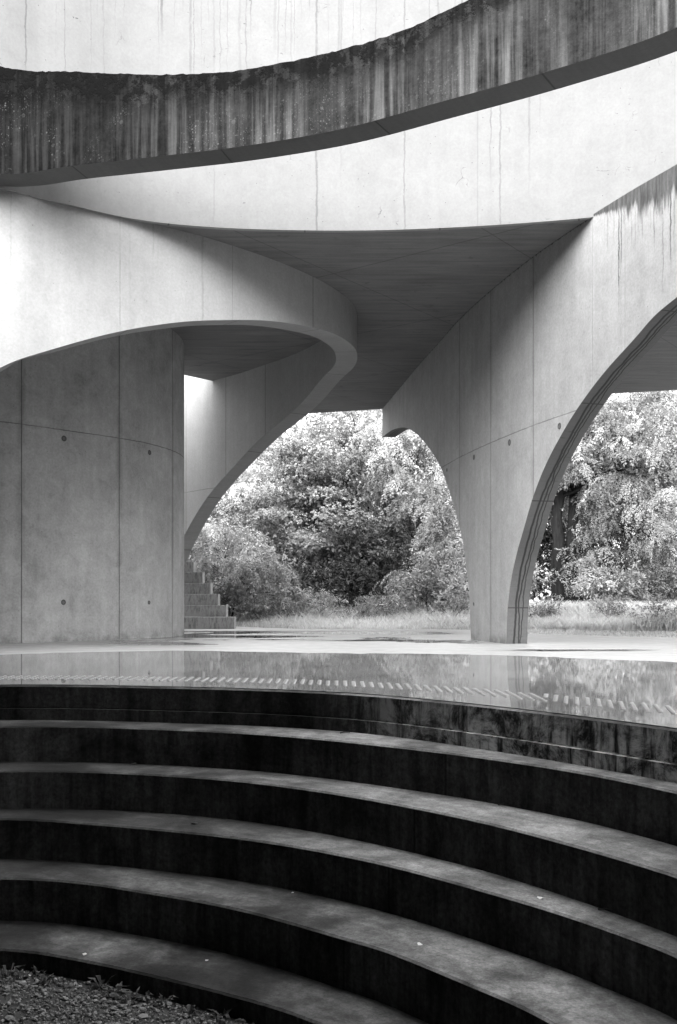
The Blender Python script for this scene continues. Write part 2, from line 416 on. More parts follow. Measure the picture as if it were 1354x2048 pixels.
def wall(name, P, th, zb, zt, mats, uvs0=0.0, notch=False):
    """vertical wall: P = plan of the face seen, thickness to the left of the walking direction, zb / zt per point"""
    n = len(P); s = arclen(P) + uvs0
    Q = P + left_normals(P) * th
    o = MB(); z3 = lambda A, z: [(A[i, 0], A[i, 1] - 9, z[i]) for i in range(n)]
    c = .008
    Tt = zt - c
    # faces (split the height for the joints' sake is not needed: uv is affine)
    o.strip(z3(P, zb), z3(P, Tt), [(s[i], zb[i]) for i in range(n)], [(s[i], Tt[i]) for i in range(n)],
            [(s[i], zt[i]-zb[i]) for i in range(n)], [(s[i], c) for i in range(n)], 0)
    o.strip(z3(Q, Tt), z3(Q, zb), [(s[i], Tt[i]) for i in range(n)], [(s[i], zb[i]) for i in range(n)],
            [(s[i], c) for i in range(n)], [(s[i], zt[i]-zb[i]) for i in range(n)], 0)
    Pi = P + left_normals(P) * c; Qi = P + left_normals(P) * (th - c)
    o.strip(z3(P, Tt), z3(Pi, zt), [(s[i], zt[i]-c) for i in range(n)], [(s[i], zt[i]) for i in range(n)], mat=0)
    o.strip(z3(Pi, zt), z3(Qi, zt), [(s[i], 0) for i in range(n)], [(s[i], th) for i in range(n)], mat=0)
    o.strip(z3(Qi, zt), z3(Q, Tt), [(s[i], zt[i]) for i in range(n)], [(s[i], zt[i]-c) for i in range(n)], mat=0)
    r = np.r_[0, np.cumsum(np.hypot(np.diff(s), np.diff(zb)))]
    o.strip(z3(Q, zb), z3(P, zb), [(r[i], th) for i in range(n)], [(r[i], 0) for i in range(n)], mat=1)
    for i in (0, n-1):
        q = [(P[i, 0], P[i, 1]-9, zb[i]), (Q[i, 0], Q[i, 1]-9, zb[i]), (Q[i, 0], Q[i, 1]-9, Tt[i]), (P[i, 0], P[i, 1]-9, Tt[i])]
        uvq = [(0, zb[i]), (th, zb[i]), (th, Tt[i]), (0, Tt[i])]
        uwq = [(0, 2), (0, 2), (0, 1), (0, 1)]
        if i == 0: q = q[::-1]; uvq = uvq[::-1]
        o.face(q, uvq, uwq, 0)
    return o.build(name, mats, pav), Q

# --- left arch wall (bends round a nose and runs back)
TH = .25
tc = [(40, 384), (95, 400.5), (150, 413), (240, 433), (306, 448.4), (382.6, 466.4), (464.5, 491), (546.5, 519.4), (623, 552), (672, 579.5), (705, 606.9)]
Cp = [(-5.6, 6.2), (-4.5, 7.1), (-3.5, 7.72)] + [unproj(u, v, HC) for u, v in tc] + \
     [(.213, 11.55), (.212, 12.02), (.125, 12.52), (-.04, 12.95), (-.42, 13.65), (-.84, 14.22), (-1.27, 14.78), (-1.72, 15.27), (-2.22, 15.91), (-2.78, 16.6), (-3.3, 17.2)]
Cc = resample(smooth_poly(resample(catmull(Cp, 900), 700), 30), 700)
Cq = Cc + left_normals(Cc) * TH
sC = arclen(Cc)
ks, kz = [0.0, s_at_u(Cc, -250) or 1.2], [.0, 1.35]
for u, v in [(0, 733), (80, 706), (140, 688), (240, 662.5), (350, 645), (454, 640), (546, 642), (628, 656), (678, 672)]:
    s_ = s_at_u(Cc, u); ks.append(s_); kz.append(EYE + (VH - v) * d_at_s(Cc, s_) / F)
sq = arclen(Cq)
for u, v in [(655, 745), (605, 804), (540, 861), (485, 914), (411, 1001), (372, 1066)]:
    sI = s_at_u(Cq, u, last=True); i = np.searchsorted(sq, sI)
    ks.append(sC[i]); kz.append(EYE + (VH - v) * d_at_s(Cq, sI) / F)
ks.append(sC[-1] - .35); kz.append(.1); ks.append(sC[-1]); kz.append(-.1)
zbC = hermite(ks, kz, sC)
for _ in range(60): zbC[1:-1] = .25*zbC[:-2] + .5*zbC[1:-1] + .25*zbC[2:]
DBG = {'C': list(zip(np.round(ks, 2), np.round(kz, 2)))}
jCf = [s_at_u(Cc, 240), s_at_u(Cc, 465), s_at_u(Cc, 240) - 2.4]; jC = [s_at_u(Cc, 626)] + [sC[np.searchsorted(sq, s_at_u(Cq, u, last=True))] for u in (373, 453, 532)]
mC = concrete('pale_smooth_concrete', .265, jC, (2.14,), faint=jCf, mottle=.32, streak=.26, grain=.5, pits=.4, joint_dark=.5, grime=.1,
              drips=[(.33, .016, 1.5, .2, 3.0, 5.6)])
mS = soffit_mat('arch_underside_concrete', .24, False)
i15 = np.searchsorted(sC, sC[np.argmin(np.hypot(Cq[:, 0] + 1.78, Cq[:, 1] - 14.96))])
ztC = np.where(np.arange(len(Cc)) >= i15, HC + 1.5, HC + .05)
cw, _ = wall('arch_wall', Cc, TH, zbC, ztC, [mC, mS])
cw['label'] = 'pale left arch wall bending round a nose'

# --- right arch wall standing on a pier
te = [(764.5, 817.3), (777, 802.5), (813.9, 758), (841.5, 725), (876.6, 686.2), (921, 636.3), (983.7, 579), (1066.8, 512.6), (1109.3, 483), (1186.8, 431.4), (1242.6, 396.5), (1287, 370), (1354, 332)]
Ep = [unproj(u, v, HC) for u, v in te] + [(2.98, 6.62), (3.6, 5.3), (4.35, 3.9), (5.1, 2.6)]
Ec = catmull(Ep, 1600); Ec = resample(smooth_poly(resample(Ec, 500), 40), 1500)
sE = arclen(Ec)
ks, kz = [], []
for u, v in [(766, 872.5), (781, 862), (797, 856), (804, 855), (813.6, 856), (832, 866.6), (846, 880.7), (865, 906), (881.5, 934.5), (902.6, 995), (916.6, 1042), (926, 1084), (933, 1136), (938.5, 1190), (942, 1278.6)]:
    s_ = s_at_u(Ec, u); ks.append(s_); kz.append(EYE + (VH - v) * d_at_s(Ec, s_) / F)
ks[0] = 0.0
ks.append(ks[-1] + .06); kz.append(-.06)
s12 = s_at_u(Ec, 1012.6); ks.append(s12 - .03); kz.append(-.06)
for u, v in [(1012.6, 1289), (1014, 1239), (1019.6, 1178), (1029, 1126), (1048, 1056), (1066.5, 993), (1094.5, 923), (1118, 878), (1141, 838.5), (1181, 780), (1212.6, 740), (1268, 678.5), (1313, 628), (1353, 595)]:
    s_ = s_at_u(Ec, u); ks.append(s_); kz.append(EYE + (VH - v) * d_at_s(Ec, s_) / F)
e_end = sE[-1]
for ds, z_ in ((1.1, 3.02), (2.2, 2.75), (3.3, 1.8), (4.2, .3)): ks.append(s_at_u(Ec, 1354) + ds); kz.append(z_)
ks.append(max(e_end, ks[-1] + .1) + .05); kz.append(-.1)
zbE = np.maximum(hermite(ks, kz, sE), -.06)
DBG['E'] = list(zip(np.round(ks, 2), np.round(kz, 2)))
jE = [s_at_u(Ec, u) for u in (919, 981.5, 1066.5)]; jEf = [s_at_u(Ec, u) for u in (813, 842, 875.5, 1185, 1250)]
mE = concrete('pier_concrete', .27, jE, (2.13,), faint=jEf, mottle=.5, streak=.4, grain=.65, pits=.5, joint_dark=.6, grime=.22,
              drips=[(.045, .011, 1.1, .75, s_at_u(Ec, 1190), sE[-1]), (.14, .013, 2.0, .55, s_at_u(Ec, 1195), sE[-1])],
              topstain=(.36, .86, s_at_u(Ec, 1188), s_at_u(Ec, 1330)))
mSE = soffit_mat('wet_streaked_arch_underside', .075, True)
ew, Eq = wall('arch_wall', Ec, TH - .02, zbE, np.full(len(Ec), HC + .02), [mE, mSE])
ew['label'] = 'right arch wall standing on a narrow pier'

# --- curved wall on the left behind the arch
td = [(0, 843), (42.8, 848), (147.7, 862.8), (239.3, 876), (295.4, 886.4), (345.6, 901.2), (366, 913)]
Dp = [(-8.4, 3.8), (-9.2, 6.5), (-8.4, 9.2), (-6.6, 10.1), (-5.3, 10.0), (-4.3, 10.08)] + [(((u-U0)*3663/(VH-v)/F), 3663/(VH-v)) for u, v in td] + [(-2.035, 13.15), (-2.2, 13.6), (-2.5, 13.9), (-3.1, 14.1)]
Dc = resample(smooth_poly(resample(catmull(Dp, 1400), 1000), 30), 900)
jD = [s_at_u(Dc, u) for u in (43, 238.5, 345)]; jD += [jD[0]-1.12, jD[0]-2.24]
mD = concrete('grey_board_concrete', .28, jD, (2.28,), mottle=.75, streak=.4, grain=.7, pits=.9, joint_dark=.7, grime=.4)
dw, _ = wall('curved_wall', Dc, .25, np.full(len(Dc), -.05), np.full(len(Dc), HC + .06), [mD, mS])
dw['label'] = 'grey curved wall behind the left arch'

# --- parapet rising above the slab edge
tb = [(80, 395), (126, 403), (186, 418), (240, 430), (300, 440), (382.6, 448.4), (464.5, 453.8), (546.5, 456.6), (628.5, 458.2), (740, 458), (850.8, 454.6), (961.6, 449), (1072, 441.4), (1187, 431.4)]
Bp = [(-5.6, 5.35), (-4.6, 6.55), (-3.6, 7.42), (-2.66, 8.02)] + [unproj(u, v, HC) for u, v in tb] + [(2.75, 8.42), (3.6, 8.05), (4.7, 7.3), (5.7, 6.2)]
Bc = resample(smooth_poly(resample(catmull(Bp, 700), 500), 25), 400)
sB0 = s_at_u(Bc, 0)
jB = [s_at_u(Bc, u) for u in (955,)]
ms = s_at_u(Bc, 60)
mB = concrete('white_parapet_concrete', .125, jB, (), mottle=.3, streak=.16, grain=.3, pits=.8, joint_dark=.12, grime=.05,
              cracks=.32, drips=[(.11, .016, 2.6, .45, s_at_u(Bc, -400), s_at_u(Bc, 1150)), (.075, .008, 1.9, .35, s_at_u(Bc, -300), s_at_u(Bc, 1000)), (.42, .012, 5.2, .34, s_at_u(Bc, 60), s_at_u(Bc, 1185))])
bw, Bq = wall('parapet_wall', Bc, .05, np.full(len(Bc), HC - .012), np.full(len(Bc), 6.3), [mB, mS])
# the thick body of the parapet stands on the slab
B2 = Bc + left_normals(Bc) * .052
bw2, _ = wall('parapet_backing', B2, .2, np.full(len(Bc), HC + .1), np.full(len(Bc), 6.28), [mB, mS])

# --- roof slab
Bsl = Bc + left_normals(Bc) * .056
front = [tuple(p) for p in Bsl[::6]]
back = [(9.5, 7.0), (9.5, 14.4), (5.33, 15.75), (4.39, 16.03), (.765, 17.32), (-.07, 17.59), (-.52, 17.74), (-1.75, 15.2), (-1.905, 15.1), (-2.26, 14.7), (-2.75, 14.14), (-3.3, 15.3), (-5.2, 18.5), (-9.5, 17), (-9.4, 9.6), (-8.6, 6.5)]
loop = front + back
sl = MB()
sl.face([(x, y-9, HC) for x, y in loop][::-1], mat=0)
sl.face([(x, y-9, HC + .32) for x, y in loop], mat=1)
for i in range(len(loop)):
    a, b = loop[i], loop[(i+1) % len(loop)]
    sl.face([(a[0], a[1]-9, HC), (b[0], b[1]-9, HC), (b[0], b[1]-9, HC+.32), (a[0], a[1]-9, HC+.32)], mat=1)
mSl = slab_mat('roof_underside_concrete', .15)
mPl = plain_mat('weathered_concrete', .09, sc=8.0)
slab = sl.build('roof_slab', [mSl, mPl], pav)

# --- rain-streaked curved beam that flies in front of the parapet
ta = [(0, 348.5), (135, 332.5), (250, 320), (375, 306), (475, 294), (677, 259.5), (877, 205), (1102, 141), (1354, 55)]
Ap = [(-5.3, 5.45), (-4.45, 6.45), (-3.5, 7.28)] + [unproj(u, v, HC) for u, v in ta] + [(2.55, 4.95), (3.05, 4.0), (3.35, 2.9), (3.4, 1.6)]
Ac = resample(smooth_poly(resample(catmull(Ap, 700), 500), 25), 500)
sA = arclen(Ac)
ks, kz = [0, s_at_u(Ac, -300)], [4.9, 4.85]
for u, v in [(0, 131), (150, 142.5), (250, 146.5), (350, 147.5), (500, 136), (677, 99.5), (802, 60), (927, 2.5)]:
    s_ = s_at_u(Ac, u); ks.append(s_); kz.append(EYE + (VH - v) * d_at_s(Ac, s_) / F)
ks += [s_at_u(Ac, 1354), sA[-1]]; kz += [4.5, 4.7]
ztA = hermite(ks, kz, sA)
rag = np.interp(sA, np.linspace(0, sA[-1], 420), RNG.normal(0, .0035, 420))
sA0 = s_at_u(Ac, 0)
mA = beam_mat('streaked_lichen_concrete', sA[-1])
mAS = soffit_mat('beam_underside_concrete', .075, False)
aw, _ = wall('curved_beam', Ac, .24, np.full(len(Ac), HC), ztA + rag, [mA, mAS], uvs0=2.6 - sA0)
aw['label'] = 'dark rain-streaked curved beam'

# --- unseen wall and roof behind the viewer, added to shade the steps
th_ = np.radians(np.linspace(172, 352, 80))
Rc = np.c_[-1.2 + 6.6*np.cos(th_), 3.0 + 6.6*np.sin(th_)][::-1]
rw, _ = wall('unseen_shade_wall', Rc, .3, np.full(80, -.3), np.full(80, HC + .2), [mPl, mPl])  # added out of view to block low sky light from the steps
tq = np.radians(np.linspace(168, 335, 60))
ri = [tuple(p) for p in resample(catmull([(-7.9, 5.6), (-6.0, 5.8), (-4.2, 5.8), (-2.5, 5.3), (-.6, 4.6), (1.2, 2.6), (2.4, 1.2), (3.6, .4), (5.3, .0)], 120), 60)]; ro = [(-1.2 + 6.9*math.cos(a), 3.0 + 6.9*math.sin(a)) for a in tq[::-1]]
lp = ri + ro; cr = MB()
cr.face([(x, y-9, HC) for x, y in lp][::-1]); cr.face([(x, y-9, HC+.4) for x, y in lp])
for i in range(len(lp)):
    a, b = lp[i], lp[(i+1) % len(lp)]
    cr.face([(a[0], a[1]-9, HC), (b[0], b[1]-9, HC), (b[0], b[1]-9, HC+.4), (a[0], a[1]-9, HC+.4)])
cr.build('unseen_shade_roof', mPl, pav)  # added roof, never in view; its edge is shaped to keep the steps dark

# --- tie holes
def disc(name, c, nrm, r, mat, parent):
    o = MB(); n = Vector((nrm[0], nrm[1], 0)).normalized(); t = Vector((-n.y, n.x, 0)); up = Vector((0, 0, 1))
    k = 18; ring = lambda rr, d: [Vector(c) + t*(rr*math.cos(a)) + up*(rr*math.sin(a)) + n*d for a in [2*math.pi*i/k for i in range(k)]]
    rings = [ring(r, .0), ring(r*.96, .003), ring(r*.62, .0032), ring(r*.55, -.001 + .0018)]
    for a in range(3):
        for i in range(k):
            j = (i+1) % k
            o.face([rings[a][i], rings[a][j], rings[a+1][j], rings[a+1][i]], mat=0 if a != 1 else 0, smooth=True)
    o.face([*rings[3]], mat=1)
    return o.build(name, mat, parent)
mH = [plain_mat('tie_hole_mortar', .06, sc=60), plain_mat('tie_hole_plug', .1, sc=60)]
def holes(P, th, wallobj, lst):
    s = arclen(P); N = -left_normals(P)
    for u, v, r in lst:
        s_ = s_at_u(P, u)
        if s_ is None: continue
        p = [np.interp(s_, s, P[:, k]) for k in (0, 1)]; n = [np.interp(s_, s, N[:, k]) for k in (0, 1)]
        z = EYE + (VH - v) * p[1] / F
        disc('tie_hole', (p[0], p[1]-9, z), n, r, mH, wallobj)
holes(Dc, .25, dw, [(128, 877, .032), (299, 905, .03), (127, 1204.5, .03), (298, 1205, .024)])
holes(Ec, .23, ew, [(1019, 885, .034), (948, 914.5, .03), (1119, 852, .03), (894, 940, .022), (947.5, 1208, .02)])

# ---------------------------------------------------------------- amphitheatre: five steps sunk below the plaza edge
ED = [
 [(0,1371.5),(181,1372.5),(362,1376),(517,1380),(700,1388.5),(809,1397),(985,1415),(1171,1437),(1354,1461)],
 [(0,1452.6),(155,1452.6),(310,1457),(517,1467),(654,1478.5),(861,1501),(985,1517),(1171,1546),(1354,1584)],
 [(0,1542),(207,1544),(465,1560),(654,1584),(809,1611),(964,1643),(1068,1669),(1171,1697),(1354,1752)],
 [(0,1637),(155,1645),(362,1663),(517,1681),(700,1713),(809,1738),(964,1780),(1119,1826),(1274,1880),(1354,1911)],
 [(0,1756),(155,1764),(258,1779),(414,1805),(517,1828),(700,1880),(757,1896),(912,1958),(1109,2048)],
 [(0,1898),(177,1923),(288,1947),(443,1985),(600,2032)]]
RISE = .395 * EYE
CEN = np.array((-1.3, 1.3))
EXT_R = [(1.95, 2.1), (2.3, .6), (2.0, -1.1), (.8, -2.2)]
EXT_L = [(-1.3, -2.6), (-3.8, -1.9), (-5.0, 0.), (-5.2, 2.2), (-4.5, 3.95), (-3.25, 4.92)]
ANG = np.linspace(-math.pi, math.pi, 721)
def ring_loop(k):
    z = -RISE * k
    pts = [unproj(u, v, z) for u, v in ED[k]]
    sh = lambda p: tuple(np.array(p) + (CEN - np.array(p)) / np.linalg.norm(CEN - np.array(p)) * .275 * k)
    er = [sh(p) for p in EXT_R]
    if k == 5: er = [(.42, 2.62)] + er
    L = catmull(pts + er + [sh(p) for p in EXT_L], 500, True)
    d = L - CEN; a = np.arctan2(d[:, 1], d[:, 0]); r = np.hypot(d[:, 0], d[:, 1])
    o = np.argsort(a); a = a[o]; r = r[o]
    R = np.interp(ANG, np.r_[a-2*math.pi, a, a+2*math.pi], np.r_[r, r, r])
    for _ in range(14): R = .25*np.roll(R[:-1], 1) + .5*R[:-1] + .25*np.roll(R[:-1], -1); R = np.r_[R, R[0]]
    return R
RR = [ring_loop(k) for k in range(6)]
def at(R, z): return [(CEN[0] + R[i]*math.cos(ANG[i]), CEN[1] + R[i]*math.sin(ANG[i]), z) for i in range(len(R))]
amp = empty('amphitheatre_steps', (0, 0, 0))
tag(amp, 'dark curved concrete steps descending from the plaza edge to the gravel', 'steps')
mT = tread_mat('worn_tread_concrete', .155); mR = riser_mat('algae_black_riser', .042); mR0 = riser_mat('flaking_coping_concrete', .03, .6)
aS = arclen(np.array([p[:2] for p in at(RR[0], 0)]))
chip = RNG.normal(0, .0014, 721) + (RNG.uniform(size=721) > .965)*RNG.uniform(.002, .009, 721); chip[-1] = chip[0]
def uvl(v): return [(aS[i], v) for i in range(721)]
def step_part(name, Rback, Redge, z, zlow, mats, inset_low=0.0):
    o = MB(); c = .007
    if Rback is not None: o.strip(at(Rback + .02, z), at(Redge + c + np.abs(chip), z), [(aS[i], Rback[i]-Redge[i]) for i in range(721)], uvl(0.0), mat=0)
    o.strip(at(Redge + c + np.abs(chip), z), at(Redge, z - c), uvl(0), uvl(-.01), mat=0)
    o.strip(at(Redge, z - c), at(Redge - inset_low, zlow), uvl(z), uvl(zlow), mat=1)
    return o.build(name, mats, amp)
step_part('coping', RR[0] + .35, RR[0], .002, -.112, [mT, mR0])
o = MB(); o.strip(at(RR[0] + .01, -.118), at(RR[0] - .018, -.118), uvl(.03), uvl(0), mat=1); o.strip(at(RR[0] - .018, -.118), at(RR[0] - .018, -RISE - .01), uvl(-.118), uvl(-RISE), mat=1)
o.strip(at(RR[0] + .012, -.110), at(RR[0] + .012, -.12), uvl(.03), uvl(0), mat=1)
o.build('coping_base', [mT, mR0], amp)
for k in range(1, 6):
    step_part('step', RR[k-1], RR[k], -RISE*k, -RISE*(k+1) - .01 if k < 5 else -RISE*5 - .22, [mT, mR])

# gravel floor
ZG = EYE - 1.415
g = MB(); L5 = at(RR[5] + .03, ZG)
mG = plain_mat('gravel_soil', .05, .9, .1, 80, 1.2)
for i in range(720): g.face([L5[i], L5[i+1], (CEN[0], CEN[1], ZG)], smooth=False)
tag(g.build('gravel_floor', mG), kind='structure')

# plaza: from the coping outwards, and the ground beyond
def polar(pts):
    L = catmull(pts, 600, True); d = L - CEN; a = np.arctan2(d[:, 1], d[:, 0]); r = np.hypot(d[:, 0], d[:, 1]); o = np.argsort(a)
    return np.interp(ANG, np.r_[a[o]-2*math.pi, a[o], a[o]+2*math.pi], np.r_[r[o], r[o], r[o]])
bk = [unproj(u, v, 0) for u, v in ((1354, 1275), (1274, 1273.5), (1171, 1270.5), (1060, 1267.5), (1000, 1264), (941, 1259.5), (800, 1258.6), (654, 1258), (560, 1256.5), (470, 1253))]
RP = polar([(8.5, 3), (8.5, 8), (6.0, 10.6)] + bk + [(-2.9, 17.6), (-5.5, 17), (-9, 13), (-9.5, 5), (-7, -3), (0, -6), (6, -3)])
mP = paving_mat('wet_plaza_concrete', .24)
p = MB(); p.strip(at(RP, 0), at(RR[0] + .012, 0), uvl(0), uvl(1), mat=0)
p.strip(at(RP + .0, -.12), at(RP, 0), uvl(0), uvl(1), mat=0)
tag(p.build('plaza', mP), kind='structure')
gm = MB(); prev = RP - .3
mGr = plain_mat('dark_soil', .16, .95, .05, 6, .8)
for k, rr in enumerate((RP + 4, np.full(721, 40.), np.full(721, 400.))):
    gm.strip(at(rr, -.012), at(prev, -.012), uvl(0), uvl(1), mat=0); prev = rr
tag(gm.build('ground', mGr), kind='structure')

# ---------------------------------------------------------------- rain water lying on the plaza
mW = puddle_mat('rain_water', .2, .03)
mW2 = puddle_mat('thin_rain_water', .06, .03)
far = [unproj(u, v, 0) for u, v in ((-300, 1322), (0, 1311), (155, 1306), (362, 1303), (540, 1306), (700, 1308), (820, 1309), (938, 1310.5), (1057, 1313.5), (1171, 1319), (1354, 1326), (1560, 1345), (2000, 1400), (2600, 1480))]
fs = catmull(far, 240); fs[:, 1] += np.interp(np.arange(len(fs)), np.arange(0, len(fs), 3), RNG.normal(0, .025, len(range(0, len(fs), 3)))[:len(range(0, len(fs), 3))])
w = MB(); A_, B_ = [], []
inn = np.array([q[:2] for q in at(RR[0] + .02, 0)])
ia = np.arctan2(inn[:, 1]-CEN[1], inn[:, 0]-CEN[0])
for q in fs:
    a = math.atan2(q[1]-CEN[1], q[0]-CEN[0]); r = np.interp(a, ANG, RR[0]) + .014
    A_.append((q[0], q[1], .006)); B_.append((CEN[0] + r*math.cos(a), CEN[1] + r*math.sin(a), .006))
w.strip(A_, B_, [(0, 0)]*len(A_), [(1, 1)]*len(A_))
tag(w.build('rain_water', mW), kind='structure')
def puddle(cu, cv, wu, wv, seed, n=70):
    """flat irregular puddle lying where (cu,cv) is; half sizes given in metres"""
    r_ = np.random.default_rng(seed); c = unproj(cu, cv, 0)
    ph = r_.uniform(0, 6.28, 8); am = r_.uniform(.04, .22, 8)
    pts = []
    for i in range(n):
        a = 2*math.pi*i/n; r = 1 + sum(am[j]*math.sin((j+2)*a + ph[j]) for j in range(8)) * .75
        r = max(r, .25)
        pts.append((c[0] + wu*r*math.cos(a), c[1] + wv*r*math.sin(a), .006 + .0007*(seed % 5)))
    m_ = MB(); ce = (c[0], c[1], pts[0][2])
    for i in range(n): m_.face([pts[i], pts[(i+1) % n], ce])
    tag(m_.build('puddle', mW2), kind='structure')
for i, a in enumerate(((1150, 1301.5, .62, .08), (760, 1281.5, .6, .13))):
    puddle(*a, i + 3)

# ---------------------------------------------------------------- tactile studs along the edge
tmat = plain_mat('stud_concrete', .31, .18, .5, 40, .3)
ts = MB(); R0s = RR[0]
dl = .049; sN = np.arange(aS[0], aS[-1], dl)
cnt = 0
for gx in range(-150, 150):
    for gy in range(-150, 150):
        for (lo, hi, rot) in ((-9, .95, 0.0), (.95, 9, .23)):
            px, py = gx*.046, gy*.046
            c = (1.0 + px*math.cos(rot) + py*math.sin(rot), 4.4 - px*math.sin(rot) + py*math.cos(rot))
            if not (lo <= c[0] < hi) or not (-4 < c[0] < 2.6 and c[1] > 2): continue
            a = math.atan2(c[1]-CEN[1], c[0]-CEN[0]); r = math.hypot(c[0]-CEN[0], c[1]-CEN[1]) - np.interp(a, ANG, R0s)
            if not (.34 < r < .60): continue
            k = 8; rings = []
            for rr, zz in ((.0115, .006), (.0105, .0095), (.006, .0108)):
                rings.append([(c[0] + rr*math.cos(2*math.pi*i/k), c[1] + rr*math.sin(2*math.pi*i/k), zz) for i in range(k)])
            for q in range(2):
                for i in range(k):
                    h = (i+1) % k; ts.face([rings[q][i], rings[q][h], rings[q+1][h], rings[q+1][i]])
            ts.face(rings[2]); cnt += 1
tag(ts.build('tactile_strip', tmat), 'curved strip of small raised studs set in the wet paving along the step edge', 'tactile paving')

# ---------------------------------------------------------------- small stair behind the curved wall
st = empty('concrete_stair', (-2.0, 15.6, 0))
tag(st, 'short concrete stair with streaked risers rising behind the grey curved wall', 'stair')
mSt = NT('streaked_stair_concrete')
def stair_mat():
    m = mSt; P, X, Y, Z = m.obj(); uv, s, t = m.uv()
    n = m.noise(m.vec(m.math('MULTIPLY', s, 30), m.math('MULTIPLY', t, 7), Y), 1, 6, .75); n3 = m.noise(P, 40, 4, .7); n1 = m.noise(P, 2.5, 4)
    k = m.math('MULTIPLY', m.rng(n, .45, .62), m.rng(m.math('ADD', n1, m.math('MULTIPLY', t, -.8)), .15, .45))
    v = m.math('MULTIPLY', m.math('MULTIPLY_ADD', n3, .4, .8), m.math('SUBTRACT', .24, m.math('MULTIPLY', k, .12)))
    return m.finish(v, .8, .2, n3, .2, .005)
mSt = stair_mat()
for k, (ur, vt) in enumerate(((468.5, 1234), (452, 1210.7), (436, 1188), (421, 1166), (405, 1144), (387, 1123.5))):
    y0 = 15.55 + .27*k; y1 = y0 + (.29 if k < 5 else 1.2); z1 = EYE + (VH - vt)*y0/F; z0 = z1 - .181 if k else -.02
    xr = (ur - U0)/F*y0; xl = -2.9 - .1*k; zb = 0 if k == 0 else z0 + .002
    b = MB(); y0_, y1_ = y0 - 15.6, y1 - 15.6; xl += 2; xr += 2; c = .006
    zlo = -.02
    b.face([(xl, y0_, zlo if k == 0 else zb), (xr, y0_, zlo if k == 0 else zb), (xr, y0_, z1-c), (xl, y0_, z1-c)], [(xl, .18), (xr, .18), (xr, 0), (xl, 0)])
    b.face([(xl, y0_, z1-c), (xr, y0_, z1-c), (xr, y0_+c, z1), (xl, y0_+c, z1)], [(xl, -1), (xr, -1), (xr, -1), (xl, -1)])
    b.face([(xl, y0_+c, z1), (xr, y0_+c, z1), (xr, y1_, z1), (xl, y1_, z1)], [(xl, -1), (xr, -1), (xr, -1.2), (xl, -1.2)])
    b.face([(xr, y0_, zlo), (xr, y1_, zlo), (xr, y1_, z1), (xr, y0_+c, z1), (xr, y0_, z1-c)], [(0, .3)]*5)
    b.face([(xl, y1_, zlo), (xl, y0_, zlo), (xl, y0_, z1-c), (xl, y0_+c, z1), (xl, y1_, z1)], [(0, .3)]*5)
    b.face([(xr, y1_, zlo), (xl, y1_, zlo), (xl, y1_, z1), (xr, y1_, z1)], [(0, .3)]*4)
    b.build('step', mSt, st)

# ---------------------------------------------------------------- vegetation
def leaf_templates():
    T = {}
    def leaflet(base, d, w, L, n):
        d = np.array(d, float); d /= np.linalg.norm(d); n = np.array(n, float); sd = np.cross(n, d); sd /= np.linalg.norm(sd)
        b = np.array(base, float)
        return [b, b + d*L*.5 + sd*w*.5, b + d*L, b + d*L*.5 - sd*w*.5]
    # pinnate leaf hanging from its stalk: x along the stalk, z up
    for nm, L, pairs, lw, ll in (('pinnate', .26, 6, .024, .05), ('pinnate_big', .34, 7, .034, .07)):
        V = []
        for i in range(pairs):
            x = L*(.2 + .8*i/(pairs-1)); z = -.35*x*x/L
            for sd in (-1, 1): V += leaflet((x, 0, z), (.45, sd, -.25), lw, ll, (0, 0, 1))
        V += leaflet((L, 0, -.35*L), (1, 0, -.6), lw, ll, (0, 0, 1)); T[nm] = np.array(V)
    V = []
    for j in range(4):      # twig tip with four palmate leaves of three lobes
        a = j*1.7; o_ = (.05*j, .03*math.cos(a), .03*math.sin(a)*.4)
        for da in (-.75, 0, .75): V += leaflet(o_, (math.cos(a*.8-1.2+da)+.35, math.sin(a*.8-1.2+da), -.25), .045, .085, (.1, .1, 1))
    T['palmate'] = np.array(V)
    V = []
    for j in range(7):
        a = j*2.4; V += leaflet((.025*j, 0, 0), (.5, math.cos(a), .4*math.sin(a)), .035, .075, (.2, 0, 1))
    T['bush'] = np.array(V)
    return T
LT = leaf_templates()
def unit(v): return v / (np.linalg.norm(v, axis=-1, keepdims=True) + 1e-9)
def variants(T, k=10):
    r = np.random.default_rng(3); out = []
    for _ in range(k):
        V = T.reshape(-1, 4, 3).copy(); b = V[:, :1].copy(); R = V - b
        n = len(V); yaw = r.normal(0, .45, n); pit = r.normal(-.25, .5, n); sc = r.uniform(.55, 1.2, n)
        c, s_ = np.cos(yaw)[:, None], np.sin(yaw)[:, None]
        x, y, z = R[..., 0]*c - R[..., 1]*s_, R[..., 0]*s_ + R[..., 1]*c, R[..., 2]
        c, s_ = np.cos(pit)[:, None], np.sin(pit)[:, None]
        x, z = x*c - z*s_, x*s_ + z*c
        roll = r.normal(0, .5, n); z = z + (y - y.mean(1, keepdims=True))*roll[:, None]*.8
        V = b + np.stack([x, y, z], -1)*sc[:, None, None]
        bend = r.normal(0, .9); V[..., 1] += bend*V[..., 0]**2; V[..., 2] += r.normal(-.4, .8)*V[..., 0]**2
        out.append(V.reshape(-1, 3))
    return np.array(out)
LV = {k: variants(v) for k, v in LT.items()}
